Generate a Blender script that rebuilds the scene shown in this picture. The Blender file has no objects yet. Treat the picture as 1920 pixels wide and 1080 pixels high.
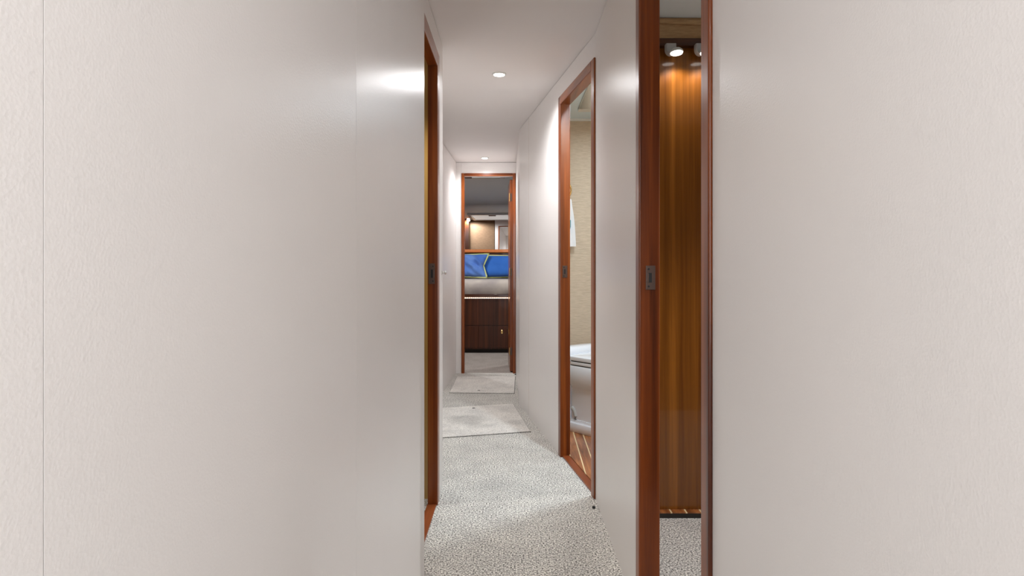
import bpy, bmesh, math, random
from mathutils import Vector, Matrix, noise

random.seed(3)
SC = bpy.context.scene
COL = SC.collection
PI = math.pi

# ------------------------------------------------------------------ camera, light of the place, exposure
cd = bpy.data.cameras.new('camera')
cam = bpy.data.objects.new('camera', cd)
COL.objects.link(cam)
EYE = 0.98
cam.location = (0, 0, EYE)
cam.rotation_euler = (PI / 2, 0, 0)
cd.sensor_width = 36
cd.lens = 36 * 1150 / 1920
cd.shift_y = -35 / 1920
cd.clip_start = 0.01
cd.clip_end = 60
SC.camera = cam

w = bpy.data.worlds.new('world')
SC.world = w
w.use_nodes = True
w.node_tree.nodes['Background'].inputs['Color'].default_value = (0.93, 0.97, 1.0, 1)
w.node_tree.nodes['Background'].inputs['Strength'].default_value = 1.5

vs = SC.view_settings
vs.view_transform = 'Standard'
vs.look = 'None'
vs.gamma = 1
vs.use_curve_mapping = False
vs.exposure = 0.21
try:
    SC.cycles.use_denoising = True
    SC.cycles.max_bounces = 14
    SC.cycles.diffuse_bounces = 8
    SC.cycles.glossy_bounces = 6
    SC.cycles.sample_clamp_indirect = 6.0
    SC.cycles.caustics_reflective = False
    SC.cycles.caustics_refractive = False
except Exception:
    pass


def area_light(name, loc, rot, size, energy, color=(1, 1, 1), size_y=None):
    d = bpy.data.lights.new(name, 'AREA')
    d.energy = energy
    d.color = color
    d.size = size
    if size_y:
        d.shape = 'RECTANGLE'
        d.size_y = size_y
    o = bpy.data.objects.new(name, d)
    COL.objects.link(o)
    o.location = loc
    o.rotation_euler = rot
    return o


CEIL = 1.99
LAMP_W = 31.0          # corridor downlights
# daylight coming down the companionway behind the camera
area_light('companionway_daylight', (0.02, -1.45, 1.25), (-PI / 2, 0, PI), 0.6, 14, (0.95, 0.98, 1.0), 1.4)
# skylight of the forward stateroom and of the bathroom

area_light('bathroom_skylight', (0.68, 3.45, CEIL - 0.075), (0, 0, 0), 0.4, 7.0, (0.78, 0.91, 1.0))


# ------------------------------------------------------------------ materials
def mat(name):
    m = bpy.data.materials.new(name)
    m.use_nodes = True
    nt = m.node_tree
    return m, nt, nt.nodes['Principled BSDF'], nt.nodes.new('ShaderNodeTexCoord')


def rgb(r, g, b):
    f = lambda c: ((c / 255 + 0.055) / 1.055) ** 2.4 if c > 10 else c / 255 / 12.92
    return (f(r), f(g), f(b), 1)


def ramp(nt, src, stops):
    r = nt.nodes.new('ShaderNodeValToRGB')
    el = r.color_ramp.elements
    el[0].position, el[0].color = stops[0]
    el[1].position, el[1].color = stops[-1]
    for p, c in stops[1:-1]:
        e = el.new(p)
        e.color = c
    nt.links.new(src, r.inputs[0])
    return r


def mapped(nt, tc, scale, rot=(0, 0, 0)):
    mp = nt.nodes.new('ShaderNodeMapping')
    mp.inputs['Scale'].default_value = scale
    mp.inputs['Rotation'].default_value = rot
    nt.links.new(tc.outputs['Object'], mp.inputs['Vector'])
    return mp


def noise_tex(nt, vec, scale, detail=4, rough=0.5, dist=0.0):
    n = nt.nodes.new('ShaderNodeTexNoise')
    n.inputs['Scale'].default_value = scale
    n.inputs['Detail'].default_value = detail
    n.inputs['Roughness'].default_value = rough
    n.inputs['Distortion'].default_value = dist
    nt.links.new(vec, n.inputs['Vector'])
    return n


def bump(nt, bsdf, height, strength, dist):
    b = nt.nodes.new('ShaderNodeBump')
    b.inputs['Strength'].default_value = strength
    b.inputs['Distance'].default_value = dist
    nt.links.new(height, b.inputs['Height'])
    nt.links.new(b.outputs[0], bsdf.inputs['Normal'])


def plain(name, c, rough=0.5, metal=0.0, coat=0.0, spec=0.5):
    m, nt, b, tc = mat(name)
    b.inputs['Base Color'].default_value = c
    b.inputs['Roughness'].default_value = rough
    b.inputs['Metallic'].default_value = metal
    b.inputs['Coat Weight'].default_value = coat
    b.inputs['Coat Roughness'].default_value = 0.05
    b.inputs['Specular IOR Level'].default_value = spec
    n = noise_tex(nt, tc.outputs['Object'], 60, 3)
    mr = nt.nodes.new('ShaderNodeMapRange')
    mr.inputs['To Min'].default_value = max(0.0, rough - 0.03)
    mr.inputs['To Max'].default_value = min(1.0, rough + 0.03)
    nt.links.new(n.outputs[0], mr.inputs[0])
    nt.links.new(mr.outputs[0], b.inputs['Roughness'])
    return m


def wood(name, dark, mid, light, axis='Z', fine=55, rough=0.3, coat=0.65, along=1.2, coat_rough=0.03):
    m, nt, b, tc = mat(name)
    s = {'Z': (1, 1, along / fine), 'X': (along / fine, 1, 1), 'Y': (1, along / fine, 1)}[axis]
    mp = mapped(nt, tc, s)
    n1 = noise_tex(nt, mp.outputs[0], fine, 4, 0.6, 0.3)
    n2 = noise_tex(nt, mp.outputs[0], fine * 0.22, 3, 0.5, 0.8)
    mx = nt.nodes.new('ShaderNodeMix')
    mx.inputs[0].default_value = 0.5
    nt.links.new(n1.outputs[0], mx.inputs[2])
    nt.links.new(n2.outputs[0], mx.inputs[3])
    r = ramp(nt, mx.outputs[0], [(0.34, dark), (0.5, mid), (0.66, light)])
    nt.links.new(r.outputs[0], b.inputs['Base Color'])
    b.inputs['Roughness'].default_value = rough
    b.inputs['Specular IOR Level'].default_value = 0.3
    b.inputs['Coat Weight'].default_value = coat
    b.inputs['Coat Roughness'].default_value = coat_rough
    return m


def vinyl(name, c, rough=0.36, strength=0.18):
    m, nt, b, tc = mat(name)
    n1 = noise_tex(nt, tc.outputs['Object'], 420, 3, 0.6)
    v = nt.nodes.new('ShaderNodeTexVoronoi')
    v.inputs['Scale'].default_value = 330
    nt.links.new(tc.outputs['Object'], v.inputs['Vector'])
    mx = nt.nodes.new('ShaderNodeMath')
    mx.operation = 'ADD'
    nt.links.new(n1.outputs[0], mx.inputs[0])
    nt.links.new(v.outputs[0], mx.inputs[1])
    bump(nt, b, mx.outputs[0], strength, 0.002)
    n2 = noise_tex(nt, tc.outputs['Object'], 1.6, 2)
    k = 0.97
    r = ramp(nt, n2.outputs[0], [(0.3, (c[0] * k, c[1] * k, c[2] * k, 1)), (0.7, c)])
    nt.links.new(r.outputs[0], b.inputs['Base Color'])
    b.inputs['Roughness'].default_value = rough
    b.inputs['Specular IOR Level'].default_value = 0.36
    return m


def carpet(name, dark, mid, light, scale=230, stains=None):
    m, nt, b, tc = mat(name)
    n1 = noise_tex(nt, tc.outputs['Object'], scale, 2, 0.6)
    v = nt.nodes.new('ShaderNodeTexVoronoi')
    v.inputs['Scale'].default_value = scale * 0.8
    nt.links.new(tc.outputs['Object'], v.inputs['Vector'])
    r = ramp(nt, n1.outputs[0], [(0.34, dark), (0.48, mid), (0.64, light)])
    n2 = noise_tex(nt, tc.outputs['Object'], 7, 3, 0.55)
    r2 = ramp(nt, n2.outputs[0], [(0.3, (0.86, 0.86, 0.86, 1)), (0.7, (1.06, 1.06, 1.05, 1))])
    mx = nt.nodes.new('ShaderNodeMix')
    mx.data_type = 'RGBA'
    mx.blend_type = 'MULTIPLY'
    mx.inputs[0].default_value = 1
    nt.links.new(r.outputs[0], mx.inputs[6])
    nt.links.new(r2.outputs[0], mx.inputs[7])
    out = mx.outputs[2]
    for (sx, sy, rad, amt) in (stains or []):
        # a worn stain with a shape of its own
        sub = nt.nodes.new('ShaderNodeVectorMath')
        sub.operation = 'DISTANCE'
        n3 = noise_tex(nt, tc.outputs['Object'], 14, 2)
        ad = nt.nodes.new('ShaderNodeMixRGB')
        ad.inputs[0].default_value = 0.06
        nt.links.new(tc.outputs['Object'], ad.inputs[1])
        nt.links.new(n3.outputs[1], ad.inputs[2])
        nt.links.new(ad.outputs[0], sub.inputs[0])
        sub.inputs[1].default_value = (sx * 0.94 + 0.03, sy * 0.94 + 0.03, 0.03)
        rr = ramp(nt, sub.outputs['Value'], [(rad * 0.4, (1 - amt,) * 3 + (1,)), (rad, (1, 1, 1, 1))])
        mm = nt.nodes.new('ShaderNodeMix')
        mm.data_type = 'RGBA'
        mm.blend_type = 'MULTIPLY'
        mm.inputs[0].default_value = 1
        nt.links.new(out, mm.inputs[6])
        nt.links.new(rr.outputs[0], mm.inputs[7])
        out = mm.outputs[2]
    nt.links.new(out, b.inputs['Base Color'])
    b.inputs['Roughness'].default_value = 0.95
    b.inputs['Specular IOR Level'].default_value = 0.1
    bump(nt, b, v.outputs[0], 0.7, 0.004)
    return m


def emit(name, c, s):
    m, nt, b, tc = mat(name)
    b.inputs['Base Color'].default_value = (0.8, 0.8, 0.8, 1)
    b.inputs['Emission Color'].default_value = c
    b.inputs['Emission Strength'].default_value = s
    return m


def fabric(name, c1, c2, scale=240, rough=0.85, bs=0.25):
    m, nt, b, tc = mat(name)
    n = noise_tex(nt, tc.outputs['Object'], 5, 3)
    r = ramp(nt, n.outputs[0], [(0.35, c1), (0.65, c2)])
    nt.links.new(r.outputs[0], b.inputs['Base Color'])
    b.inputs['Roughness'].default_value = rough
    b.inputs['Sheen Weight'].default_value = 0.2
    n2 = noise_tex(nt, tc.outputs['Object'], scale, 2)
    bump(nt, b, n2.outputs[0], bs, 0.001)
    return m


def grasscloth(name, c1, c2):
    m, nt, b, tc = mat(name)
    mp = mapped(nt, tc, (0.12, 0.12, 1))
    n = noise_tex(nt, mp.outputs[0], 190, 3, 0.65)
    r = ramp(nt, n.outputs[0], [(0.35, c1), (0.65, c2)])
    nt.links.new(r.outputs[0], b.inputs['Base Color'])
    b.inputs['Roughness'].default_value = 0.75
    bump(nt, b, n.outputs[0], 0.25, 0.002)
    return m


def teak_holly(name, x0, pitch, slant):
    m, nt, b, tc = mat(name)
    sep = nt.nodes.new('ShaderNodeSeparateXYZ')
    nt.links.new(tc.outputs['Object'], sep.inputs[0])
    md = nt.nodes.new('ShaderNodeMath'); md.operation = 'MULTIPLY_ADD'
    md.inputs[1].default_value = slant
    nt.links.new(sep.outputs['Y'], md.inputs[0])
    nt.links.new(sep.outputs['X'], md.inputs[2])
    sb = nt.nodes.new('ShaderNodeMath'); sb.operation = 'SUBTRACT'
    sb.inputs[1].default_value = x0
    nt.links.new(md.outputs[0], sb.inputs[0])
    dv = nt.nodes.new('ShaderNodeMath'); dv.operation = 'DIVIDE'
    dv.inputs[1].default_value = pitch
    nt.links.new(sb.outputs[0], dv.inputs[0])
    fr = nt.nodes.new('ShaderNodeMath'); fr.operation = 'FRACT'
    nt.links.new(dv.outputs[0], fr.inputs[0])
    lt = nt.nodes.new('ShaderNodeMath'); lt.operation = 'LESS_THAN'
    lt.inputs[1].default_value = 0.11
    nt.links.new(fr.outputs[0], lt.inputs[0])
    mp = mapped(nt, tc, (1, 0.1, 1))
    n = noise_tex(nt, mp.outputs[0], 45, 4, 0.6, 0.5)
    r = ramp(nt, n.outputs[0], [(0.3, rgb(92, 48, 20)), (0.5, rgb(150, 88, 44)), (0.7, rgb(190, 122, 70))])
    mx = nt.nodes.new('ShaderNodeMix'); mx.data_type = 'RGBA'
    nt.links.new(lt.outputs[0], mx.inputs[0])
    nt.links.new(r.outputs[0], mx.inputs[6])
    mx.inputs[7].default_value = rgb(240, 216, 168)
    nt.links.new(mx.outputs[2], b.inputs['Base Color'])
    b.inputs['Roughness'].default_value = 0.35
    b.inputs['Coat Weight'].default_value = 0.6
    b.inputs['Coat Roughness'].default_value = 0.1
    return m


M = {}
M['vinyl'] = vinyl('cream_wall_vinyl', rgb(231, 228, 226), 0.29, 0.09)
M['headliner'] = vinyl('grey_ceiling_vinyl', rgb(230, 226, 224), 0.6, 0.05)
M['cabin_liner'] = vinyl('grey_green_cabin_liner', rgb(234, 243, 242), 0.6, 0.05)
M['bath_liner'] = vinyl('pale_blue_grey_liner', rgb(220, 238, 248), 0.5, 0.04)
M['aft_cloth'] = grasscloth('dark_tan_fabric_panel', rgb(112, 86, 62), rgb(130, 102, 76))
M['cabin_carpet'] = carpet('warm_grey_stateroom_carpet', rgb(88, 80, 74), rgb(146, 137, 131), rgb(182, 174, 166), 165)
M['carpet'] = carpet('speckled_grey_carpet', rgb(66, 63, 58), rgb(186, 183, 178), rgb(250, 247, 240), 165)
M['mat'] = carpet('pale_hatch_carpet', rgb(180, 176, 170), rgb(222, 218, 213), rgb(240, 237, 232), 220,
                  [(-0.29, 3.98, 0.16, 0.22), (-0.22, 3.84, 0.1, 0.16), (0.02, 3.9, 0.08, 0.14), (-0.03, 4.25, 0.09, 0.12)])
M['mahogany'] = wood('glossy_mahogany', rgb(68, 28, 9), rgb(122, 58, 18), rgb(160, 88, 33), 'Z', 42, 0.3, 0.25)
M['mahogany_x'] = wood('glossy_mahogany_cross', rgb(68, 28, 9), rgb(122, 58, 18), rgb(160, 88, 33), 'X', 42, 0.3, 0.25)
M['mahogany_y'] = wood('glossy_mahogany_long', rgb(68, 28, 9), rgb(122, 58, 18), rgb(160, 88, 33), 'Y', 42, 0.3, 0.25)
M['threshold'] = wood('red_brown_threshold', rgb(106, 50, 22), rgb(130, 64, 30), rgb(148, 80, 42), 'Y', 30, 0.4, 0.3)
M['teak_panel'] = wood('teak_bulkhead_veneer', rgb(92, 48, 8), rgb(120, 70, 17), rgb(150, 92, 30), 'Z', 60)
M['dark_panel'] = wood('dark_mahogany_veneer', rgb(40, 16, 4), rgb(64, 28, 8), rgb(88, 43, 14), 'Z', 60, 0.4, 0.15)
M['dark_panel_x'] = wood('dark_mahogany_veneer_cross', rgb(40, 16, 4), rgb(64, 28, 8), rgb(88, 43, 14), 'X', 60)
M['gold_wood'] = wood('golden_wood', rgb(186, 146, 80), rgb(206, 168, 98), rgb(220, 184, 118), 'Z', 40)
M['rail'] = wood('orange_cherry_rail', rgb(222, 122, 60), rgb(236, 142, 76), rgb(244, 160, 96), 'X', 40, 0.35, 0.25)
M['tan_cloth'] = grasscloth('tan_grasscloth', rgb(184, 167, 146), rgb(202, 185, 163))
M['brown_cloth'] = grasscloth('brown_fabric_panel', rgb(176, 140, 98), rgb(196, 160, 116))
M['white_gloss'] = plain('white_porcelain', rgb(236, 240, 247), 0.12, coat=0.4)
M['white_plastic'] = plain('white_plastic', rgb(222, 223, 220), 0.35)
M['grey_plastic'] = plain('pale_grey_plastic', rgb(176, 178, 176), 0.35)
M['rubber'] = plain('black_rubber_and_gap_shade', rgb(24, 24, 24), 0.6)  # also the painted shade in the gaps round the toilet seat
M['dark_gap'] = plain('dark_shadow_gap', rgb(34, 26, 20), 0.7)
M['bronze'] = plain('worn_bronze', rgb(96, 78, 70), 0.45, 0.7)
M['brass'] = plain('polished_brass', rgb(224, 186, 120), 0.22, 1.0)
M['chrome'] = plain('chrome', rgb(220, 220, 218), 0.1, 1.0)
M['mirror'] = plain('mirror_glass', (0.82, 0.82, 0.82, 1), 0.02, 1.0)
M['mirror'].node_tree.nodes['Principled BSDF'].inputs['Roughness'].default_value = 0.0
for l in list(M['mirror'].node_tree.links):
    if l.to_socket.name == 'Roughness':
        M['mirror'].node_tree.links.remove(l)
M['lens'] = emit('lamp_lens_glow', (1.0, 0.95, 0.88, 1), 25)
M['lens_soft'] = emit('reading_lens_glow', (1.0, 0.97, 0.92, 1), 4)
M['led'] = emit('warm_led', (1.0, 0.70, 0.48, 1), 8)
M['blue'] = fabric('royal_blue_cotton', rgb(44, 106, 196), rgb(56, 120, 208))
M['blue_grey'] = fabric('faded_blue_cotton', rgb(70, 112, 192), rgb(98, 138, 210))
M['lime'] = fabric('lime_piping', rgb(206, 214, 130), rgb(222, 226, 160))
M['sheet'] = fabric('stone_cotton_sheet', rgb(146, 137, 134), rgb(172, 162, 153))
M['towel'] = fabric('white_terry', rgb(226, 228, 232), rgb(238, 238, 240), 500, 0.9, 0.5)
M['teal'] = fabric('teal_embroidery', rgb(40, 140, 160), rgb(60, 160, 176))
M['skylight'] = emit('daylit_hatch_shade', (0.93, 0.97, 0.95, 1), 0.32)


# ------------------------------------------------------------------ mesh helpers
def bm_box(bm, x0, x1, y0, y1, z0, z1, mtx=None):
    vsx = [(x, y, z) for x in (x0, x1) for y in (y0, y1) for z in (z0, z1)]
    v = [bm.verts.new(mtx @ Vector(p) if mtx else p) for p in vsx]
    for f in ((0, 1, 3, 2), (4, 6, 7, 5), (0, 4, 5, 1), (2, 3, 7, 6), (0, 2, 6, 4), (1, 5, 7, 3)):
        bm.faces.new([v[i] for i in f])


def prism(bm, pts, z0, z1):
    a = [bm.verts.new((x, y, z0)) for x, y in pts]
    b = [bm.verts.new((x, y, z1)) for x, y in pts]
    n = len(pts)
    bm.faces.new(a[::-1])
    bm.faces.new(b)
    for i in range(n):
        bm.faces.new((a[i], a[(i + 1) % n], b[(i + 1) % n], b[i]))


def bm_cyl(bm, c, r0, r1, h, seg=24, axis=Vector((0, 0, 1)), cap=True):
    q = Vector((0, 0, 1)).rotation_difference(axis.normalized())
    a, b = [], []
    for i in range(seg):
        t = 2 * PI * i / seg
        d = Vector((math.cos(t), math.sin(t), 0))
        a.append(bm.verts.new(Vector(c) + q @ (d * r0)))
        b.append(bm.verts.new(Vector(c) + q @ (d * r1 + Vector((0, 0, h)))))
    if cap:
        bm.faces.new(a[::-1])
        bm.faces.new(b)
    for i in range(seg):
        bm.faces.new((a[i], a[(i + 1) % seg], b[(i + 1) % seg], b[i]))


def lathe(bm, c, prof, seg=32, axis=Vector((0, 0, 1))):
    """prof: list of (radius, height) along the axis"""
    q = Vector((0, 0, 1)).rotation_difference(axis.normalized())
    rings = []
    for r, h in prof:
        ring = []
        for i in range(seg):
            t = 2 * PI * i / seg
            ring.append(bm.verts.new(Vector(c) + q @ Vector((r * math.cos(t), r * math.sin(t), h))))
        rings.append(ring)
    for a, b in zip(rings, rings[1:]):
        for i in range(seg):
            bm.faces.new((a[i], a[(i + 1) % seg], b[(i + 1) % seg], b[i]))
    if prof[0][0] > 1e-6:
        bm.faces.new(rings[0][::-1])
    if prof[-1][0] > 1e-6:
        bm.faces.new(rings[-1])


def tube(bm, pts, r, seg=10, closed=False):
    pts = [Vector(p) for p in pts]
    n = len(pts)
    rings = []
    up = Vector((0, 0, 1))
    for i, p in enumerate(pts):
        if closed:
            t = (pts[(i + 1) % n] - pts[i - 1]).normalized()
        else:
            t = (pts[min(i + 1, n - 1)] - pts[max(i - 1, 0)]).normalized()
        s = t.cross(up)
        if s.length < 1e-3:
            s = t.cross(Vector((0, 1, 0)))
        s.normalize()
        u = s.cross(t)
        rings.append([bm.verts.new(p + r * (math.cos(2 * PI * k / seg) * s + math.sin(2 * PI * k / seg) * u)) for k in range(seg)])
    m = n if closed else n - 1
    for i in range(m):
        a, b = rings[i], rings[(i + 1) % n]
        for k in range(seg):
            bm.faces.new((a[k], a[(k + 1) % seg], b[(k + 1) % seg], b[k]))
    if not closed:
        bm.faces.new(rings[0][::-1])
        bm.faces.new(rings[-1])


def loft(bm, rings, cap=True):
    vr = [[bm.verts.new(p) for p in r] for r in rings]
    n = len(vr[0])
    for a, b in zip(vr, vr[1:]):
        for i in range(n):
            bm.faces.new((a[i], a[(i + 1) % n], b[(i + 1) % n], b[i]))
    if cap:
        bm.faces.new(vr[0][::-1])
        bm.faces.new(vr[-1])


def obj(name, bm, m, parent=None, bev=0.0, seg=2, smooth=False, origin=None):
    bmesh.ops.remove_doubles(bm, verts=bm.verts, dist=1e-6)
    bmesh.ops.recalc_face_normals(bm, faces=bm.faces)
    if bev > 0:
        bmesh.ops.bevel(bm, geom=list(bm.edges), offset=bev, segments=seg, profile=0.5, affect='EDGES', clamp_overlap=True)
    me = bpy.data.meshes.new(name)
    bm.to_mesh(me)
    bm.free()
    if isinstance(m, (list, tuple)):
        for x in m:
            me.materials.append(x)
    else:
        me.materials.append(m)
    if smooth or bev > 0:
        for p in me.polygons:
            p.use_smooth = True
        try:
            me.set_sharp_from_angle(angle=math.radians(40))
        except Exception:
            pass
    o = bpy.data.objects.new(name, me)
    COL.objects.link(o)
    if bev > 0:
        wn = o.modifiers.new('weighted_normals', 'WEIGHTED_NORMAL')
        wn.keep_sharp = True
        wn.weight = 100
    if parent is not None:
        o.parent = parent
        o.matrix_parent_inverse = Matrix.Translation(parent.location).inverted() if parent.type == 'EMPTY' else Matrix.Identity(4)
    return o


def thing(name, label, cat, loc=(0, 0, 0), group=None):
    o = bpy.data.objects.new(name, None)
    COL.objects.link(o)
    o.empty_display_size = 0.05
    o.location = loc
    o['label'] = label
    o['category'] = cat
    if group:
        o['group'] = group
    return o


def tag(o, label, cat, group=None):
    o['label'] = label
    o['category'] = cat
    if group:
        o['group'] = group
    return o


def struct(name, bm, m, label=None, **k):
    o = obj(name, bm, m, **k)
    o['kind'] = 'structure'
    if label:
        o['label'] = label
    return o


def BM():
    return bmesh.new()


def frame_mtx(p, u):
    """local x along u (horizontal), local y = left of u, z up, origin p"""
    u = Vector((u[0], u[1], 0)).normalized()
    n = Vector((-u.y, u.x, 0))
    return Matrix(((u.x, n.x, 0, p[0]), (u.y, n.y, 0, p[1]), (0, 0, 1, 0), (0, 0, 0, 1)))


# ------------------------------------------------------------------ room shell
FLOOR_T = 0.06
# one carpeted sole through corridor and staterooms
bm = BM()
bm_box(bm, -1.75, 1.65, -1.5, 5.80, -FLOOR_T, 0)
struct('floor', bm, M['carpet'])
bm = BM()
bm_box(bm, -1.75, 1.65, 5.80, 8.75, -FLOOR_T, 0)
struct('floor_stateroom_forward', bm, M['cabin_carpet'])
bm = BM()
bm_box(bm, -1.75, 1.65, -1.5, 5.82, CEIL, CEIL + 0.06)
struct('ceiling', bm, M['headliner'])
bm = BM()
bm_box(bm, -1.75, 1.65, 5.82, 8.75, CEIL, CEIL + 0.06)
struct('ceiling_stateroom_forward', bm, M['cabin_liner'])

# door openings (outer size of the casing along the wall) --------------------
CW = 0.045     # casing width
HEAD = 1.885   # top of the casings


def wall_run(name, p0, p1, thick, openings, m, seams=(), z1=CEIL - 0.003, side=1):
    """wall from p0 to p1; thickness goes to the left of p0->p1 when side=1; openings [(s0,s1,head)] are rough openings"""
    L = (Vector(p1) - Vector(p0)).length
    mt = frame_mtx(p0, (p1[0] - p0[0], p1[1] - p0[1]))
    bm = BM()
    cuts = sorted([0.0, L] + [x for o in openings for x in o[:2]] + list(seams))
    for a, b in zip(cuts, cuts[1:]):
        if b - a < 1e-4:
            continue
        zb = 0.0
        for o in openings:
            if a >= o[0] - 1e-4 and b <= o[1] + 1e-4:
                zb = o[2]
        g0 = 0.0005 if a in seams else 0.0
        g1 = 0.0005 if b in seams else 0.0
        y0, y1 = (0, thick) if side > 0 else (-thick, 0)
        bm_box(bm, a + g0, b - g1, y0, y1, zb, z1, mt)
    return struct(name, bm, m)


def door_frame(name, label, p0, u, s0, s1, thick, side, strike=None, hand=1, lintel_mat='mahogany_x', proud=0.008, stop_at=None, cw=CW):
    """Casing and jamb lining round an opening. p0,u: line of the visible wall face; thickness goes to the 'side'
    of the wall (1 = left of u). s0,s1: outer edges of the casing. The lining is flush with the casing's inner edge."""
    mt = frame_mtx(p0, u)
    sg = 1 if side > 0 else -1
    bm = BM()

    def B(a, b, ya, yb, za, zb):
        y0, y1 = sorted((ya * sg, yb * sg))
        bm_box(bm, a, b, y0, y1, za, zb, mt)
    # side casings and jambs, corridor side
    B(s0, s0 + cw, -proud, 0.0005, 0, HEAD)
    B(s1 - cw, s1, -proud, 0.0005, 0, HEAD)
    B(s0 + cw - 0.018, s0 + cw, -proud + 0.002, thick + 0.01, 0, HEAD - cw + 0.016)
    B(s1 - cw, s1 - cw + 0.018, -proud + 0.002, thick + 0.01, 0, HEAD - cw + 0.016)
    root = struct(name, bm, M['mahogany'], label, bev=0.0035, seg=3)
    bm = BM()
    B(s0 + cw, s1 - cw, -proud, 0.0005, HEAD - cw, HEAD)
    B(s0 + cw, s1 - cw, -proud + 0.002, thick + 0.01, HEAD - cw, HEAD - cw + 0.016)
    obj('lintel', bm, M[lintel_mat], root, bev=0.003, seg=3)
    if stop_at is not None:
        bm = BM()
        B(s0 + cw, s0 + cw + 0.006, stop_at, thick + 0.009, 0, HEAD - cw)
        B(s1 - cw - 0.006, s1 - cw, stop_at, thick + 0.009, 0, HEAD - cw)
        obj('door_stop', bm, M['mahogany'], root, bev=0.0015)
    if strike is not None:
        z, w_, h_, off = strike
        bm = BM()
        s = s1 - cw if hand > 0 else s0 + cw
        dirn = -1 if hand > 0 else 1

        def P(a, b, ya, yb, za, zb, bmx):
            y0, y1 = sorted((ya * sg, yb * sg))
            xa, xb = sorted((s + dirn * a, s + dirn * b))
            bm_box(bmx, xa, xb, y0, y1, za, zb, mt)
        P(-0.001, 0.0022, off, off + w_, z - h_ / 2, z + h_ / 2, bm)
        pl = obj('strike_plate', bm, M['bronze'], root, bev=0.0009)
        bm = BM()
        P(0.0018, 0.0028, off + w_ * 0.28, off + w_ * 0.62, z - h_ * 0.2, z + h_ * 0.2, bm)
        obj('latch_hole', bm, M['rubber'], pl)
        bm = BM()
        P(0.002, 0.0062, off + w_ * 0.1, off + w_ * 0.3, z - h_ * 0.17, z + h_ * 0.17, bm)
        obj('strike_lip', bm, M['bronze'], pl, bev=0.001)
        bm = BM()
        for dz in (-0.36, 0.36):
            y = (off + w_ * 0.3) * sg
            c = mt @ Vector((s + dirn * 0.002, y, z + dz * h_))
            ax = (mt.to_3x3() @ Vector((dirn, 0, 0)))
            bm_cyl(bm, c, 0.0032, 0.0028, 0.0012, 12, ax)
        obj('screw', bm, M['rubber'], pl)
    return root


# left side: two vinyl panels nearest the camera, then the wall with the left-hand door
wall_run('wall_left', (-0.3238, -1.5), (-0.2700, 1.0625), 0.05, [], M['vinyl'], seams=(1.5 + 0.373,))
wall_run('wall_left_middle', (-0.2701, 1.0637), (-0.2738, 1.915), 0.06, [], M['vinyl'], seams=(0.0,))
bm = BM()
LDX = -0.314
wall_run('wall_left_door', (LDX, 1.93), (LDX, 2.775), 0.028, [(0.05, 0.645, HEAD - 0.02)], M['vinyl'])
d1 = door_frame('door_1', 'glossy mahogany door frame on the left side of the corridor', (LDX, 1.93), (0, 1), 0.022, 0.674,
                0.026, 1, (0.962, 0.026, 0.085, 0.006), 1, 'mahogany_y', 0.006, None, 0.06)
# bulkhead step between the near panel and the left door
bm = BM()
prism(bm, [(-0.3602, 1.9155), (-0.2750, 1.9155), (-0.2750, 1.9185), (-0.306, 1.9295), (-0.3602, 1.9295)], 0, CEIL)
struct('trim_1', bm, M['mahogany'])

# left recess further on
bm = BM()
prism(bm, [(-0.343, 2.776), (-0.343, 2.70), (-0.66, 2.70), (-0.66, 2.776)], 0, CEIL)
struct('wall_left_return', bm, M['vinyl'])
wall_run('wall_left_far', (-0.612, 2.777), (-0.528, 5.78), 0.05, [], M['vinyl'])

# right side
RX = 0.356
wall_run('wall_right', (RX, -1.5), (RX, 2.609), 0.04, [(1.5 + 1.11, 1.5 + 1.705, HEAD - 0.02)], M['vinyl'], side=-1)
door_frame('door_2', 'glossy mahogany door frame nearest the camera on the right', (RX, 0), (0, 1), 1.087, 1.728,
           0.040, -1, (0.957, 0.026, 0.066, 0.011), 1, 'mahogany_y', 0.008)
# angled wall with the bathroom door
A0, A1 = (0.3575, 2.611), (0.054, 4.42)
AU = ((A1[0] - A0[0]), (A1[1] - A0[1]))
AL = math.hypot(*AU)
wall_run('wall_right_angled', A0, A1, 0.036, [(0.03, 0.62, HEAD - 0.02)], M['vinyl'], side=-1, seams=(1.575,))
door_frame('door_3', 'glossy mahogany door frame of the bathroom in the angled wall', A0, AU, 0.004, 0.640,
           0.036, -1, (0.968, 0.026, 0.062, 0.004), 1, 'mahogany_y', 0.008)
bm = BM()
prism(bm, [(0.0546, 4.424), (0.0406, 5.78), (0.09, 5.78), (0.104, 4.424)], 0, CEIL)
struct('wall_right_far', bm, M['vinyl'])

# end bulkhead of the corridor with the stateroom door
BX0, BX1, BY = -0.5275, 0.0405, 5.78
bm = BM()
wall_run('wall_back', (BX0, BY), (BX1, BY), 0.04, [(0.0745, 0.5435, HEAD - 0.03)], M['vinyl'], side=1, seams=(0.05, 0.5635))
d4 = door_frame('door_4', 'narrow mahogany door frame at the far end of the corridor', (BX0, BY), (1, 0), 0.051, 0.5625,
                0.040, 1, None, 1, 'mahogany_x', 0.010, None, 0.028)

# thresholds on the sole under the doors
bm = BM()
bm_box(bm, -0.352, -0.313, 2.012, 2.544, 0.0, 0.006)
struct('trim_2', bm, M['threshold'], 'red brown wooden threshold under the left door', bev=0.002)
mt = frame_mtx(A0, AU)
bm = BM()
bm_box(bm, 0.05, 0.594, -0.040, -0.004, 0.0, 0.009, mt)
struct('trim_3', bm, M['threshold'], 'red brown wooden threshold of the bathroom', bev=0.002)
bm = BM()
bm_box(bm, 0.358, 0.394, 1.133, 1.682, 0.0, 0.006)
struct('trim_4', bm, M['threshold'], 'wooden threshold of the near right door', bev=0.002)

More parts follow.
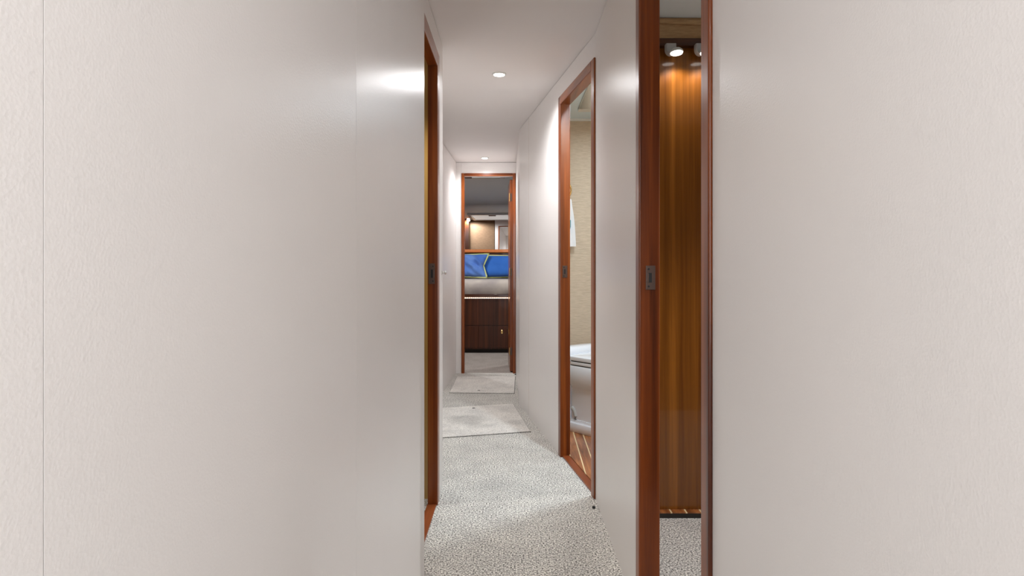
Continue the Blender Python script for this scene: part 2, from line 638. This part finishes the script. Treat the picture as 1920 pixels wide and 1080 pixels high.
# ------------------------------------------------------------------ left cabin (a sliver of it shows)
bm = BM()
bm_box(bm, -1.70, -0.344, 2.62, 2.66, 0, CEIL)
struct('wall_cabin_left_forward', bm, M['gold_wood'])
bm = BM()
bm_box(bm, -1.74, -1.70, 1.0, 2.66, 0, CEIL)
struct('wall_cabin_left_outer', bm, M['tan_cloth'])
bm = BM()
bm_box(bm, -1.70, -0.352, 1.0, 1.04, 0, CEIL)
struct('wall_cabin_left_aft', bm, M['dark_panel'])

# ------------------------------------------------------------------ right cabin
bm = BM()
bm_box(bm, 0.397, 1.55, 2.45, 2.49, 0.022, 1.885)
struct('wall_cabin_right_forward', bm, M['teak_panel'])
bm = BM()
bm_box(bm, 0.397, 1.55, 2.45, 2.49, 1.885, CEIL)
struct('wall_cabin_right_upper', bm, M['brown_cloth'])
bm = BM()
bm_box(bm, 0.397, 1.55, 0.60, 0.64, 0, CEIL)
struct('wall_cabin_right_aft', bm, M['dark_panel'])
bm = BM()
bm_box(bm, 1.55, 1.59, 0.60, 2.49, 0, CEIL)
struct('wall_cabin_right_outer', bm, M['vinyl'])
bm = BM()
bm_box(bm, 0.397, 1.55, 0.64, 2.4495, CEIL - 0.006, CEIL - 0.0005)
struct('ceiling_cabin_right', bm, M['cabin_liner'])
bm = BM()
prism(bm, [(0.40, 2.415), (1.55, 2.415), (1.55, 2.4495), (0.40, 2.4495)], 0.0, 0.018)
struct('trim_5', bm, M['dark_gap'], 'dark edge of the sole at the teak bulkhead')
bm = BM()
bm_box(bm, 0.40, 1.55, 2.4165, 2.4498, 0.0182, 0.0215)
struct('trim_6', bm, teak_holly('teak_holly_strip', 0.566, 0.0595, 0.0), 'strip of teak and holly under the teak bulkhead')
# cornice: sloping moulding below the ceiling and the valance above the reading lamps
bm = BM()
bm_box(bm, -0.58, 0.58, -0.012, 0.0, -0.009, 0.009, Matrix.Translation((0.976, 2.4492, 1.953)) @ Matrix.Rotation(math.radians(2.2), 4, 'Y'))
struct('trim_7', bm, M['brown_cloth'], 'slim sloping moulding under the cabin ceiling')
bm = BM()
bm_box(bm, 0.40, 1.55, 2.4205, 2.4496, 1.862, 1.8935)
struct('trim_8', bm, M['dark_panel_x'], 'dark wooden valance above the reading lamps', bev=0.003)


def reading_lamp(x, label):
    t = thing('reading_lamp', label, 'lamp', (x, 2.4195, 1.862), 'reading lamps under the valance')
    # half capsule shield: flat top, rounded bottom
    pts = []
    W_, H_ = 0.0205, 0.043
    for i in range(17):
        a = -PI * i / 16
        pts.append((W_ * math.cos(a), -H_ * 0.42 + H_ * 0.58 * math.sin(a)))
    out = [(W_, 0.0)] + pts + [(-W_, 0.0)]
    bm = BM()
    loft(bm, [[(x + a, 2.4185, 1.862 + z) for a, z in out], [(x + a * 0.99, 2.398, 1.862 + z) for a, z in out],
              [(x + a * 0.86, 2.392, 1.862 + z * 0.94) for a, z in out]])
    obj('shield', bm, M['grey_plastic'], t, smooth=True)
    bm = BM()
    ax = Vector((0.04, -0.10, -1.0))
    lathe(bm, (x + 0.018, 2.386, 1.830), [(0.016, -0.008), (0.024, 0.0), (0.026, 0.006), (0.024, 0.008)], 28, ax)
    hd = obj('lamp_head', bm, M['white_plastic'], t, smooth=True)
    bm = BM()
    lathe(bm, Vector((x + 0.018, 2.386, 1.830)) + ax.normalized() * 0.0081, [(0.0238, 0.0005), (0.0225, 0.003), (0.012, 0.0045), (0.0, 0.005)], 28, ax)
    obj('lens', bm, M['lens_soft'], hd, smooth=True)
    ld = bpy.data.lights.new('reading_light', 'SPOT')
    ld.energy = 2.2
    ld.color = (1, 0.93, 0.82)
    ld.spot_size = math.radians(142)
    ld.spot_blend = 0.4
    ld.shadow_soft_size = 0.02
    lo = bpy.data.objects.new('reading_light', ld)
    COL.objects.link(lo)
    lo.location = Vector((x + 0.018, 2.386, 1.830)) + ax.normalized() * 0.02
    lo.rotation_euler = Vector((0.12, -0.05, -1)).to_track_quat('-Z', 'Y').to_euler()
    return t


reading_lamp(0.622, 'white reading lamp shining in full view under the dark valance')
reading_lamp(0.738, 'white reading lamp half hidden by the right door frame')

# ------------------------------------------------------------------ bathroom
bm = BM()
prism(bm, [(0.1105, 4.08), (1.55, 4.13), (1.55, 4.17), (0.1105, 4.12)], 0.012, CEIL)
struct('wall_bathroom_forward', bm, M['tan_cloth'])
bm = BM()
bm_box(bm, 1.55, 1.59, 2.62, 4.17, 0, CEIL)
struct('wall_bathroom_outer', bm, M['tan_cloth'])
bm = BM()
bm_box(bm, 0.40, 1.55, 2.575, 2.615, 0, CEIL)
struct('wall_bathroom_aft', bm, M['tan_cloth'])
bm = BM()
mt = frame_mtx(A0, AU)
wp = [mt @ Vector((s, -0.0385, 0)) for s in (0.648, 1.52)]
nn = mt.to_3x3() @ Vector((0, -1, 0))
prism(bm, [(wp[0].x, wp[0].y), (wp[1].x, wp[1].y), (wp[1].x + nn.x * 0.012, wp[1].y + nn.y * 0.012),
           (wp[0].x + nn.x * 0.012, wp[0].y + nn.y * 0.012)], 0.012, CEIL)
struct('wall_bathroom_inner', bm, M['tan_cloth'])
bm = BM()
w0, w1 = mt @ Vector((0.02, -0.041, 0)), mt @ Vector((1.54, -0.041, 0))
prism(bm, [(w0.x, w0.y), (1.55, 2.62), (1.55, 4.12), (w1.x, w1.y)], 0.0, 0.011)
struct('floor_bathroom', bm, teak_holly('teak_and_holly_sole', 0.4465 - 0.0026, 0.0535, -0.0215))
bm = BM()
prism(bm, [(w0.x, w0.y), (1.55, 2.62), (1.55, 4.12), (w1.x, w1.y)], CEIL - 0.006, CEIL - 0.0005)
struct('ceiling_bathroom', bm, M['bath_liner'])
bm = BM()
prism(bm, [(0.12, 4.07), (1.55, 4.12), (1.55, 4.129), (0.12, 4.079)], CEIL - 0.022, CEIL - 0.0065)
struct('trim_9', bm, M['white_plastic'], 'white cove strip under the bathroom ceiling')

# ceiling hatch in the bathroom
hx0, hx1, hy0, hy1 = 0.412, 0.96, 3.05, 3.84
t = thing('ceiling_hatch', 'white framed hatch in the grey bathroom ceiling above the toilet', 'hatch', ((hx0 + hx1) / 2, (hy0 + hy1) / 2, CEIL - 0.006))


def ring_frame(bm, x0, x1, y0, y1, wd, z0, z1):
    bm_box(bm, x0, x1, y0, y0 + wd, z0, z1)
    bm_box(bm, x0, x1, y1 - wd, y1, z0, z1)
    bm_box(bm, x0, x0 + wd, y0 + wd, y1 - wd, z0, z1)
    bm_box(bm, x1 - wd, x1, y0 + wd, y1 - wd, z0, z1)


bm = BM()
ring_frame(bm, hx0, hx1, hy0, hy1, 0.075, CEIL - 0.026, CEIL - 0.0062)
obj('hatch_frame', bm, M['white_plastic'], t, bev=0.004)
bm = BM()
bm_box(bm, hx0 + 0.076, hx1 - 0.076, hy0 + 0.076, hy1 - 0.076, CEIL - 0.016, CEIL - 0.0062)
pn = obj('hatch_panel', bm, M['skylight'], t, bev=0.003)
bm = BM()
bm_box(bm, hx0 + 0.10, hx0 + 0.13, hy1 - 0.20, hy1 - 0.09, CEIL - 0.030, CEIL - 0.0155)
obj('hatch_latch', bm, M['white_plastic'], pn, bev=0.004)

# ------------------------------------------------------------------ toilet, set diagonally in the corner
TF = Vector((0.66, -0.75, 0)).normalized()      # facing
TS = Vector((-TF.y, TF.x, 0))                   # to its left hand... across the back
TO = Vector((0.335, 3.70, 0)) + TS * 0.19       # middle of the back edge of the bowl


def t_out(hw, back, length, z, n=2.6, k=40, sq=0.5):
    """outline: straight back, parallel flanks, rounded nose"""
    pts = []
    fl = length * sq
    for i in range(k + 1):
        a = -PI / 2 + PI * i / k
        c, s = math.cos(a), math.sin(a)
        xx = hw * (abs(s) ** (2 / n)) * (1 if s > 0 else -1)
        yy = fl + (length - fl) * (abs(c) ** (2 / n))
        pts.append((xx, yy))
    r = min(0.04, hw * 0.3)
    pts += [(hw, back + r), (hw - r * 0.3, back + r * 0.3), (hw - r, back), (-hw + r, back), (-hw + r * 0.3, back + r * 0.3), (-hw, back + r)]
    return [tuple(TO + TS * x + TF * y + Vector((0, 0, z))) for x, y in pts]


FZ = 0.0112
t = thing('toilet', 'white marine toilet with closed lid standing on the striped teak bathroom floor', 'toilet', (TO + TF * 0.2 + Vector((0, 0, FZ)))[:])
bm = BM()
loft(bm, [t_out(0.197, -0.02, 0.40, FZ), t_out(0.203, -0.02, 0.406, FZ + 0.012), t_out(0.203, -0.02, 0.406, FZ + 0.04),
          t_out(0.198, -0.02, 0.400, FZ + 0.052), t_out(0.183, -0.01, 0.385, FZ + 0.056), t_out(0.180, -0.01, 0.382, FZ + 0.07)])
obj('base', bm, M['white_gloss'], t, smooth=True)
bm = BM()
loft(bm, [t_out(0.176, -0.005, 0.378, 0.05), t_out(0.172, -0.005, 0.385, 0.15), t_out(0.171, -0.005, 0.40, 0.255), t_out(0.178, -0.005, 0.425, 0.272),
          t_out(0.190, -0.01, 0.45, 0.295), t_out(0.195, -0.01, 0.465, 0.34), t_out(0.195, -0.01, 0.468, 0.396), t_out(0.190, -0.008, 0.463, 0.404)])
obj('bowl', bm, M['white_gloss'], t, smooth=True)
bm = BM()
loft(bm, [t_out(0.186, 0.0, 0.458, 0.4035), t_out(0.186, 0.0, 0.458, 0.4105)])
obj('seat_gap_shade', bm, M['rubber'], t)  # shade in the gap between bowl and seat, painted as a black slab
bm = BM()
loft(bm, [t_out(0.192, -0.005, 0.466, 0.4107), t_out(0.194, -0.005, 0.469, 0.418), t_out(0.192, -0.005, 0.466, 0.4285)])
obj('seat', bm, M['white_gloss'], t, smooth=True)
bm = BM()
loft(bm, [t_out(0.184, 0.0, 0.456, 0.4285), t_out(0.184, 0.0, 0.456, 0.4355)])
obj('lid_gap_shade', bm, M['rubber'], t)  # black slab painting the shaded gap between seat and lid
bm = BM()
loft(bm, [t_out(0.194, -0.008, 0.468, 0.4357), t_out(0.196, -0.008, 0.471, 0.445), t_out(0.194, -0.008, 0.468, 0.457), t_out(0.184, -0.005, 0.455, 0.4625), t_out(0.12, 0.02, 0.36, 0.467), t_out(0.05, 0.06, 0.22, 0.468)])
obj('lid', bm, M['white_gloss'], t, smooth=True)
# rounded hinge and pump housing behind the lid
bm = BM()


def rbox(hw, y0, y1, z, n=4, k=32):
    pts = []
    for i in range(k):
        a = 2 * PI * i / k
        c, s = math.cos(a), math.sin(a)
        pts.append(tuple(TO + TS * (hw * abs(c) ** (2 / n) * (1 if c > 0 else -1))
                         + TF * ((y0 + y1) / 2 + (y1 - y0) / 2 * abs(s) ** (2 / n) * (1 if s > 0 else -1)) + Vector((0, 0, z))))
    return pts


loft(bm, [rbox(0.175, -0.135, -0.012, 0.068), rbox(0.175, -0.135, -0.012, 0.472), rbox(0.170, -0.130, -0.016, 0.488), rbox(0.155, -0.118, -0.026, 0.499), rbox(0.11, -0.095, -0.05, 0.504)])
obj('rear_housing', bm, M['white_gloss'], t, smooth=True)
bm = BM()
p0 = TO - TS * 0.172 + TF * 0.05
tube(bm, [p0 + Vector((0, 0, 0.082)), p0 + TF * 0.002 + Vector((0, 0, 0.10)) , p0 - TF * 0.012 + Vector((0, 0, 0.135)), p0 - TF * 0.03 + Vector((0, 0, 0.15))], 0.012, 12)
obj('hose_elbow', bm, M['grey_plastic'], t, smooth=True)

# towel ring and towel on the bathroom's inner wall, next to the forward corner
tx, ty = 0.300, 3.93
t = thing('towel_ring', 'curved brass towel ring on the bathroom wall above the toilet', 'towel ring', (0.28, 4.07, 1.52))
bm = BM()
cx, cz, rr = 0.318, 1.50, 0.070
ry = 4.028
pts = [(cx + rr * math.cos(a), ry, cz + rr * math.sin(a)) for a in [2 * PI * i / 40 for i in range(40)]]
tube(bm, pts, 0.0052, 10, True)
obj('ring', bm, M['brass'], t, smooth=True)
bm = BM()
lathe(bm, (cx, 4.0855, cz + rr), [(0.024, 0.0), (0.024, 0.005), (0.012, 0.010), (0.009, 0.05), (0.012, 0.062), (0.0, 0.064)], 24, Vector((0, -1, 0)))
obj('bracket', bm, M['brass'], t, smooth=True)
t = thing('hand_towel', 'white hand towel with teal embroidery hanging in the brass ring', 'towel', (0.318, ry, 1.13))
bm = BM()


def towel_row(z, wd, dy, thick):
    row_f, row_b = [], []
    n = 14
    for i in range(n + 1):
        u = i / n * 2 - 1
        fold = 0.006 * math.sin(u * 7 + z * 3)
        row_f.append((cx + 0.002 + u * wd, ry - thick - 0.004 + fold + dy, z))
        row_b.append((cx + 0.002 + u * wd, ry + thick + 0.004 + fold - dy, z))
    return row_f + row_b[::-1]


zt = cz - rr + 0.010
rows = [towel_row(1.13, 0.098, 0, 0.006), towel_row(1.16, 0.0975, 0, 0.008), towel_row(1.25, 0.092, 0, 0.009), towel_row(1.33, 0.084, 0, 0.010),
        towel_row(1.39, 0.074, 0, 0.010), towel_row(zt - 0.006, 0.069, 0, 0.008), towel_row(zt, 0.066, 0, 0.003)]
loft(bm, rows)
tw = obj('cloth', bm, M['towel'], t, smooth=True)
bm = BM()
tube(bm, [(cx + 0.040 + 0.022 * math.cos(a), ry - 0.0225, 1.272 + 0.03 * math.sin(a)) for a in [2 * PI * i / 20 for i in range(20)]], 0.0045, 6, True)
tube(bm, [(cx + 0.062, ry - 0.0225, 1.302), (cx + 0.062, ry - 0.0225, 1.26), (cx + 0.052, ry - 0.0225, 1.22)], 0.0045, 6)
obj('embroidered_letter', bm, M['teal'], t)

# ------------------------------------------------------------------ corridor fittings
def downlight(x, y, label, group=None, power=None, color=(0.985, 0.985, 1.0), cone=160, blend=0.85):
    t = thing('ceiling_downlight', label, 'ceiling light', (x, y, CEIL), group)
    bm = BM()
    lathe(bm, (x, y, CEIL - 0.0003), [(0.037, 0.0), (0.037, 0.002), (0.034, 0.005), (0.029, 0.006), (0.027, 0.003)], 40, Vector((0, 0, -1)))
    obj('trim_ring', bm, M['white_plastic'], t, smooth=True)
    bm = BM()
    lathe(bm, (x, y, CEIL - 0.0036), [(0.0268, 0.0), (0.024, 0.0022), (0.015, 0.0038), (0.0, 0.0044)], 32, Vector((0, 0, -1)))
    obj('lens', bm, M['lens'], t, smooth=True)
    ld = bpy.data.lights.new('downlight_lamp', 'SPOT')
    ld.energy = power or LAMP_W
    ld.color = color
    ld.spot_size = math.radians(cone)
    ld.spot_blend = blend
    ld.shadow_soft_size = 0.024
    lo = bpy.data.objects.new('downlight_lamp', ld)
    COL.objects.link(lo)
    lo.location = (x, y, CEIL - 0.036)
    return t


downlight(-0.0665, 3.17, 'bright round downlight nearest the camera in the corridor ceiling', 'corridor downlights')
downlight(-0.247, 5.55, 'bright round downlight above the far end door', 'corridor downlights', 22)
# the next lamp of the row, above and behind the camera, then the room lamps
downlight(0.03, -0.35, 'round downlight above the near wall panels', 'corridor downlights', 18)
downlight(-0.78, 2.43, 'added unseen downlight in the left cabin behind the left door frame', None, 27, (1, 0.96, 0.9), 110, 0.5)  # added lamp, out of view, to brighten the golden wood sliver
downlight(1.15, 1.50, 'added unseen downlight in the right cabin before the teak bulkhead', None, 62, (0.98, 0.98, 1.0), 106, 0.6)  # added lamp, placed out of view and reflection, to brighten the cabin
downlight(0.45, 2.74, 'round downlight in the bathroom just inside its door', None, 54, (0.80, 0.92, 1.0))
downlight(-0.98, 6.05, 'small downlight mirrored at the left above the far headboard', 'stateroom downlights', 34, (0.97, 0.99, 1.0), 176, 0.35)
downlight(-1.05, 6.75, 'second small downlight mirrored above the far headboard', 'stateroom downlights', 34, (0.97, 0.99, 1.0), 176, 0.35)
downlight(0.45, 6.70, 'added unseen downlight of the far stateroom beside the open door leaf', 'stateroom downlights', 36, (0.97, 0.99, 1.0), 176, 0.35)  # added hidden lamp, helps to light the stateroom

# small chrome bumper knob beyond the left door
t = thing('bumper_knob', 'small chrome knob on the left wall just beyond the left door frame', 'knob', (LDX, 2.745, 0.962))
bm = BM()
lathe(bm, (LDX + 0.0004, 2.745, 0.965), [(0.009, 0.0), (0.009, 0.002), (0.004, 0.004), (0.004, 0.008), (0.008, 0.011), (0.009, 0.015), (0.006, 0.019), (0.0, 0.020)], 20, Vector((1, 0, 0)))
obj('knob', bm, M['chrome'], t, smooth=True)

for (sx, sy, lb) in ((0.335, 2.515, 'small black rubber stop on the carpet by the near corner of the bathroom door'),
                     (0.031, 5.69, 'small black rubber stop on the carpet at the foot of the far door')):
    t = thing('rubber_stop', lb, 'door stop', (sx, sy, 0.0))
    bm = BM()
    lathe(bm, (sx, sy, 0.0003), [(0.0065, 0.0), (0.0065, 0.006), (0.005, 0.009), (0.003, 0.0098), (0.0, 0.01)], 20)
    obj('stop_pad', bm, M['rubber'], t, smooth=True)
    bm = BM()
    lathe(bm, (sx, sy, 0.0101), [(0.003, 0.0), (0.003, 0.0008), (0.0, 0.0012)], 14)
    obj('screw', bm, M['chrome'], t, smooth=True)

# lift-out carpeted hatches in the sole
def floor_hatch(pts, pull, label):
    cx_ = sum(p[0] for p in pts) / 4
    cy_ = sum(p[1] for p in pts) / 4
    t = thing('floor_hatch', label, 'floor hatch', (cx_, cy_, 0.0))
    bm = BM()
    prism(bm, pts, 0.0004, 0.007)
    obj('carpet_pad', bm, M['mat'], t, bev=0.002)
    bm = BM()
    g = [(cx_ + (p[0] - cx_) * 1.012, cy_ + (p[1] - cy_) * 1.012) for p in pts]
    prism(bm, g, 0.0002, 0.0012)
    obj('joint', bm, M['dark_gap'], t)
    bm = BM()
    lathe(bm, (pull[0], pull[1], 0.0066), [(0.011, 0.0), (0.011, 0.0012), (0.007, 0.0016), (0.0, 0.0012)], 20)
    obj('finger_pull', bm, M['rubber'], t, smooth=True)
    return t


def fl(px, py):
    d = EYE * 1150 / (py - 505)
    return ((px - 960) / 1150 * d, d)


floor_hatch([(-0.585, 4.285), fl(962, 758.5), fl(994, 810), (-0.585, 3.515)], fl(888, 767),
            'stained pale carpet hatch lying across the corridor floor by the angled wall')
floor_hatch([fl(857, 707.5), fl(966, 706), fl(964, 738), fl(843, 737)], fl(898, 733.5),
            'pale carpet hatch just in front of the far door')

# ------------------------------------------------------------------ forward stateroom
CZ = CEIL
bm = BM()
bm_box(bm, -1.70, -0.535, 5.785, 5.822, 0, CZ)
struct('wall_stateroom_aft_left', bm, M['aft_cloth'])
bm = BM()
bm_box(bm, 0.095, 1.60, 5.785, 5.822, 0, CZ)
struct('wall_stateroom_aft_right', bm, M['aft_cloth'])
bm = BM()
bm_box(bm, -1.74, -1.70, 5.785, 8.75, 0, CZ)
struct('wall_stateroom_left', bm, M['dark_panel'])
bm = BM()
bm_box(bm, 1.60, 1.64, 5.785, 8.75, 0, CZ)
struct('wall_stateroom_right', bm, M['dark_panel'])
bm = BM()
bm_box(bm, -1.70, 1.60, 8.50, 8.54, 0, CZ)
struct('wall_stateroom_forward', bm, M['dark_panel'])
# sloping headliner from the ceiling down to the mirror
bm = BM()
a = [(-1.70, 6.78, CZ - 0.0005), (-1.70, 8.4995, CZ - 0.0005), (-1.70, 8.4995, 1.868)]
b = [(1.60, p[1], p[2]) for p in a]
va = [bm.verts.new(p) for p in a]
vb = [bm.verts.new(p) for p in b]
bm.faces.new(va)
bm.faces.new(vb[::-1])
for i in range(3):
    j = (i + 1) % 3
    bm.faces.new((va[i], vb[i], vb[j], va[j]))
struct('ceiling_stateroom_slope', bm, M['cabin_liner'])
# dark wardrobe corner next to the door, seen in the mirror
bm = BM()
bm_box(bm, -1.695, -0.98, 5.8225, 6.0, 0.0, CZ - 0.001)
t = obj('wardrobe', bm, M['dark_panel'], bev=0.002)
tag(t, 'dark wooden wardrobe reflected in the mirror above the bed', 'wardrobe')

# ceiling hatch
t = thing('ceiling_hatch', 'white skylight hatch reflected in the mirror above the blue pillows', 'hatch', (-0.45, 6.33, CZ))
bm = BM()
ring_frame(bm, -0.90, -0.08, 5.93, 6.68, 0.05, CZ - 0.028, CZ - 0.0005)
obj('hatch_frame', bm, M['white_plastic'], t, bev=0.004)
bm = BM()
bm_box(bm, -0.849, -0.131, 5.981, 6.629, CZ - 0.018, CZ - 0.0005)
pn = obj('hatch_panel', bm, M['skylight'], t, bev=0.003)
bm = BM()
bm_box(bm, -0.55, -0.43, 6.55, 6.60, CZ - 0.034, CZ - 0.0175)
obj('hatch_latch', bm, M['bronze'], pn, bev=0.004)
for x, y, lb in ((-0.98, 7.2, 'small downlight in the stateroom headliner'), ):
    pass

# berth --------------------------------------------------------------
BF = 7.18
t = thing('berth', 'dark mahogany berth base with drawers and a glowing light strip under its edge', 'bed', (-0.4, BF, 0))
X0, X1 = -1.45, 0.75
bm = BM()
bm_box(bm, X0, X1, BF, 8.36, 0.045, 0.640)
obj('base_cabinet', bm, M['dark_panel'], t, bev=0.003)
bm = BM()
bm_box(bm, X0 + 0.04, X1 - 0.04, BF + 0.04, 8.36, 0.0003, 0.0445)
obj('toe_kick', bm, M['dark_gap'], t)
bm = BM()
bm_box(bm, X0 - 0.02, X1 + 0.02, BF - 0.03, 8.36, 0.655, 0.690)
obj('platform', bm, M['dark_panel_x'], t, bev=0.004)
bm = BM()
bm_box(bm, X0, X1, BF + 0.012, 8.36, 0.6405, 0.6548)
obj('platform_spacer', bm, M['dark_gap'], t)
# drawer fronts
for (a_, b_, z0_, z1_, knob) in ((-0.392, 0.30, 0.062, 0.318, True), (-1.10, -0.397, 0.062, 0.318, False)):
    bm = BM()
    bm_box(bm, a_, b_, BF - 0.009, BF - 0.0005, z0_, z1_)
    dr = obj('drawer', bm, M['dark_panel'], t, bev=0.002)
    if knob:
        bm = BM()
        lathe(bm, (-0.117, BF - 0.0092, 0.257), [(0.014, 0.0), (0.014, 0.003), (0.008, 0.006), (0.008, 0.012), (0.0, 0.013)], 20, Vector((0, -1, 0)))
        bm_box(bm, -0.127, -0.107, BF - 0.012, BF - 0.0094, 0.228, 0.262)
        obj('latch', bm, M['brass'], dr, smooth=True)
bm = BM()
bm_box(bm, X0, X1, BF - 0.008, BF - 0.0005, 0.326, 0.630)
obj('front_panel', bm, M['dark_panel'], t, bev=0.002)
# led strip: a tape with countable diodes
bm = BM()
bm_box(bm, X0, X1, BF - 0.006, BF - 0.0005, 0.6405, 0.6495)
st = obj('light_strip', bm, emit('led_tape', (1.0, 0.52, 0.30, 1), 0.8), t)
bm = BM()
k = -0.60
while k < 0.02:
    bm_box(bm, k, k + 0.010, BF - 0.0095, BF - 0.006, 0.6415, 0.6485)
    k += 0.0245
obj('diode_row', bm, M['led'], st)

bm = BM()
nx, nz = 40, 10
mx0, mx1, my0, my1, mz0, mz1 = X0 + 0.02, X1 - 0.02, BF - 0.015, 8.345, 0.6905, 0.857
prof = [(0.0, 0.0), (-0.010, 0.03), (-0.016, 0.07), (-0.012, 0.115), (0.008, 0.148), (0.045, 0.1665), (0.3, 0.168), (my1 - my0, 0.166)]
rows = []
for i in range(nx + 1):
    x = mx0 + (mx1 - mx0) * i / nx
    r = []
    for (dy, z) in prof:
        wob = noise.noise(Vector((x * 4.1, dy * 5, z * 9))) * 0.008
        sag = 0.010 * math.sin(x * 5.2 + 0.6) if z < 0.02 else 0
        r.append((x, my0 + dy + (wob if dy < 0.2 else 0), mz0 + z + (max(0, sag) * 0.6)))
    r.append((x, my1, mz0))
    rows.append(r)
loft(bm, rows)
tag(obj('mattress', bm, M['sheet'], smooth=True), 'mattress under a stone coloured sheet on the dark berth', 'mattress')

# headboard with rail
t = thing('headboard', 'dark headboard with an orange wooden rail behind the blue pillows', 'headboard', (-0.4, 8.42, 0.70))
bm = BM()
bm_box(bm, X0, X1, 8.40, 8.455, 0.30, 1.206)
obj('board', bm, M['dark_panel'], t, bev=0.003)
bm = BM()
bm_box(bm, X0, X1, 8.365, 8.463, 1.2065, 1.252)
obj('rail', bm, M['rail'], t, bev=0.014, seg=4)


# mirror above, turned slightly on the wall
t = thing('mirror', 'wide mirror above the orange headboard rail reflecting the stateroom ceiling and door', 'mirror', (-0.45, 8.49, 1.24))
MR = Matrix.Translation((-0.45, 8.445, 1.2535)) @ Matrix.Rotation(math.radians(-2.4), 4, 'Z') @ Matrix.Rotation(math.radians(-1.2), 4, 'X')
bm = BM()
bm_box(bm, -0.80, 0.80, -0.004, 0.001, 0.0, 0.618, MR)
obj('glass', bm, M['mirror'], t)

# pillows --------------------------------------------------------------
def pillow(label, m, c, w_, h_, th, rx, rz, seed, amp=0.012, cut=0.04):
    MT = Matrix.Translation(c) @ Matrix.Rotation(rz, 4, 'Z') @ Matrix.Rotation(rx, 4, 'X')
    t = thing('pillow', label, 'pillow', c, 'blue pillows on the berth')
    n, k = 36, 24
    bm = BM()
    F, Bk = {}, {}
    edge = []
    for i in range(n + 1):
        for j in range(k + 1):
            u, v = i / n * 2 - 1, j / k * 2 - 1
            ex = 1 - cut * (1 - abs(v)) ** 1.0 * 1.0 * abs(u) ** 6
            ey = 1 - 0.07 * (1 - abs(u)) ** 1.0 * abs(v) ** 6
            x, z = u * w_ / 2 * ex, v * h_ / 2 * ey
            q = max(0.0, (1 - abs(u) ** 3.2)) ** 0.55 * max(0.0, (1 - abs(v) ** 3.2)) ** 0.55
            wr = noise.noise(Vector((x * 7 + seed, z * 16 + x * 9, seed * 2.3))) * amp * (0.4 + q) * (1 if q > 0.01 else 0)
            wr += abs(noise.noise(Vector((x * 13 + z * 12 + seed, z * 5 - x * 3, seed)))) * amp * 0.8 * q
            F[i, j] = bm.verts.new(MT @ Vector((x, -th / 2 * q - wr, z)))
            if i in (0, n) or j in (0, k):
                Bk[i, j] = F[i, j]
            else:
                Bk[i, j] = bm.verts.new(MT @ Vector((x, th / 2 * q, z)))
    for i in range(n):
        for j in range(k):
            bm.faces.new((F[i, j], F[i + 1, j], F[i + 1, j + 1], F[i, j + 1]))
            bm.faces.new((Bk[i, j], Bk[i, j + 1], Bk[i + 1, j + 1], Bk[i + 1, j]))
    loop = [(i, 0) for i in range(n)] + [(n, j) for j in range(k)] + [(i, k) for i in range(n, 0, -1)] + [(0, j) for j in range(k, 0, -1)]
    pts = [F[p].co.copy() for p in loop]
    obj('cushion', bm, m, t, smooth=True)
    bm = BM()
    tube(bm, pts, 0.011, 8, True)
    obj('piping', bm, M['lime'], t, smooth=True)
    return t


pillow('royal blue pillow with lime piping leaning upright at the right of the pair', M['blue'], (0.0, 8.25, 1.019), 0.86, 0.305, 0.20, math.radians(-12), 0.0, 4.0, 0.006)
pillow('faded blue wrinkled pillow with lime piping at the left of the pair', M['blue_grey'], (-0.665, 8.19, 1.0275), 0.72, 0.32, 0.20, math.radians(-14), math.radians(-16), 9.0, 0.034, 0.17)

# open stateroom door leaf, hinged on the right jamb and swung into the stateroom
t = thing('door_leaf', 'mahogany door leaf swung open into the forward stateroom', 'door', (0.004, 5.835, 0))
LM = Matrix.Translation((-0.001, 5.835, 0)) @ Matrix.Rotation(math.radians(2.5), 4, 'Z')
bm = BM()
bm_box(bm, -0.019, 0.016, 0.0, 0.44, 0.010, 1.832, LM)
obj('door_panel', bm, M['mahogany'], t, bev=0.002)
for z in (1.665, 0.955, 0.200):
    bm = BM()
    bm_box(bm, -0.018, 0.000, -0.0024, -0.0002, z - 0.036, z + 0.036, LM)
    h = obj('hinge', bm, M['bronze'], t, bev=0.0008)
    bm = BM()
    bm_cyl(bm, LM @ Vector((-0.0215, -0.004, z - 0.038)), 0.0042, 0.0042, 0.076, 14)
    obj('hinge_barrel', bm, M['brass'], h, smooth=True)
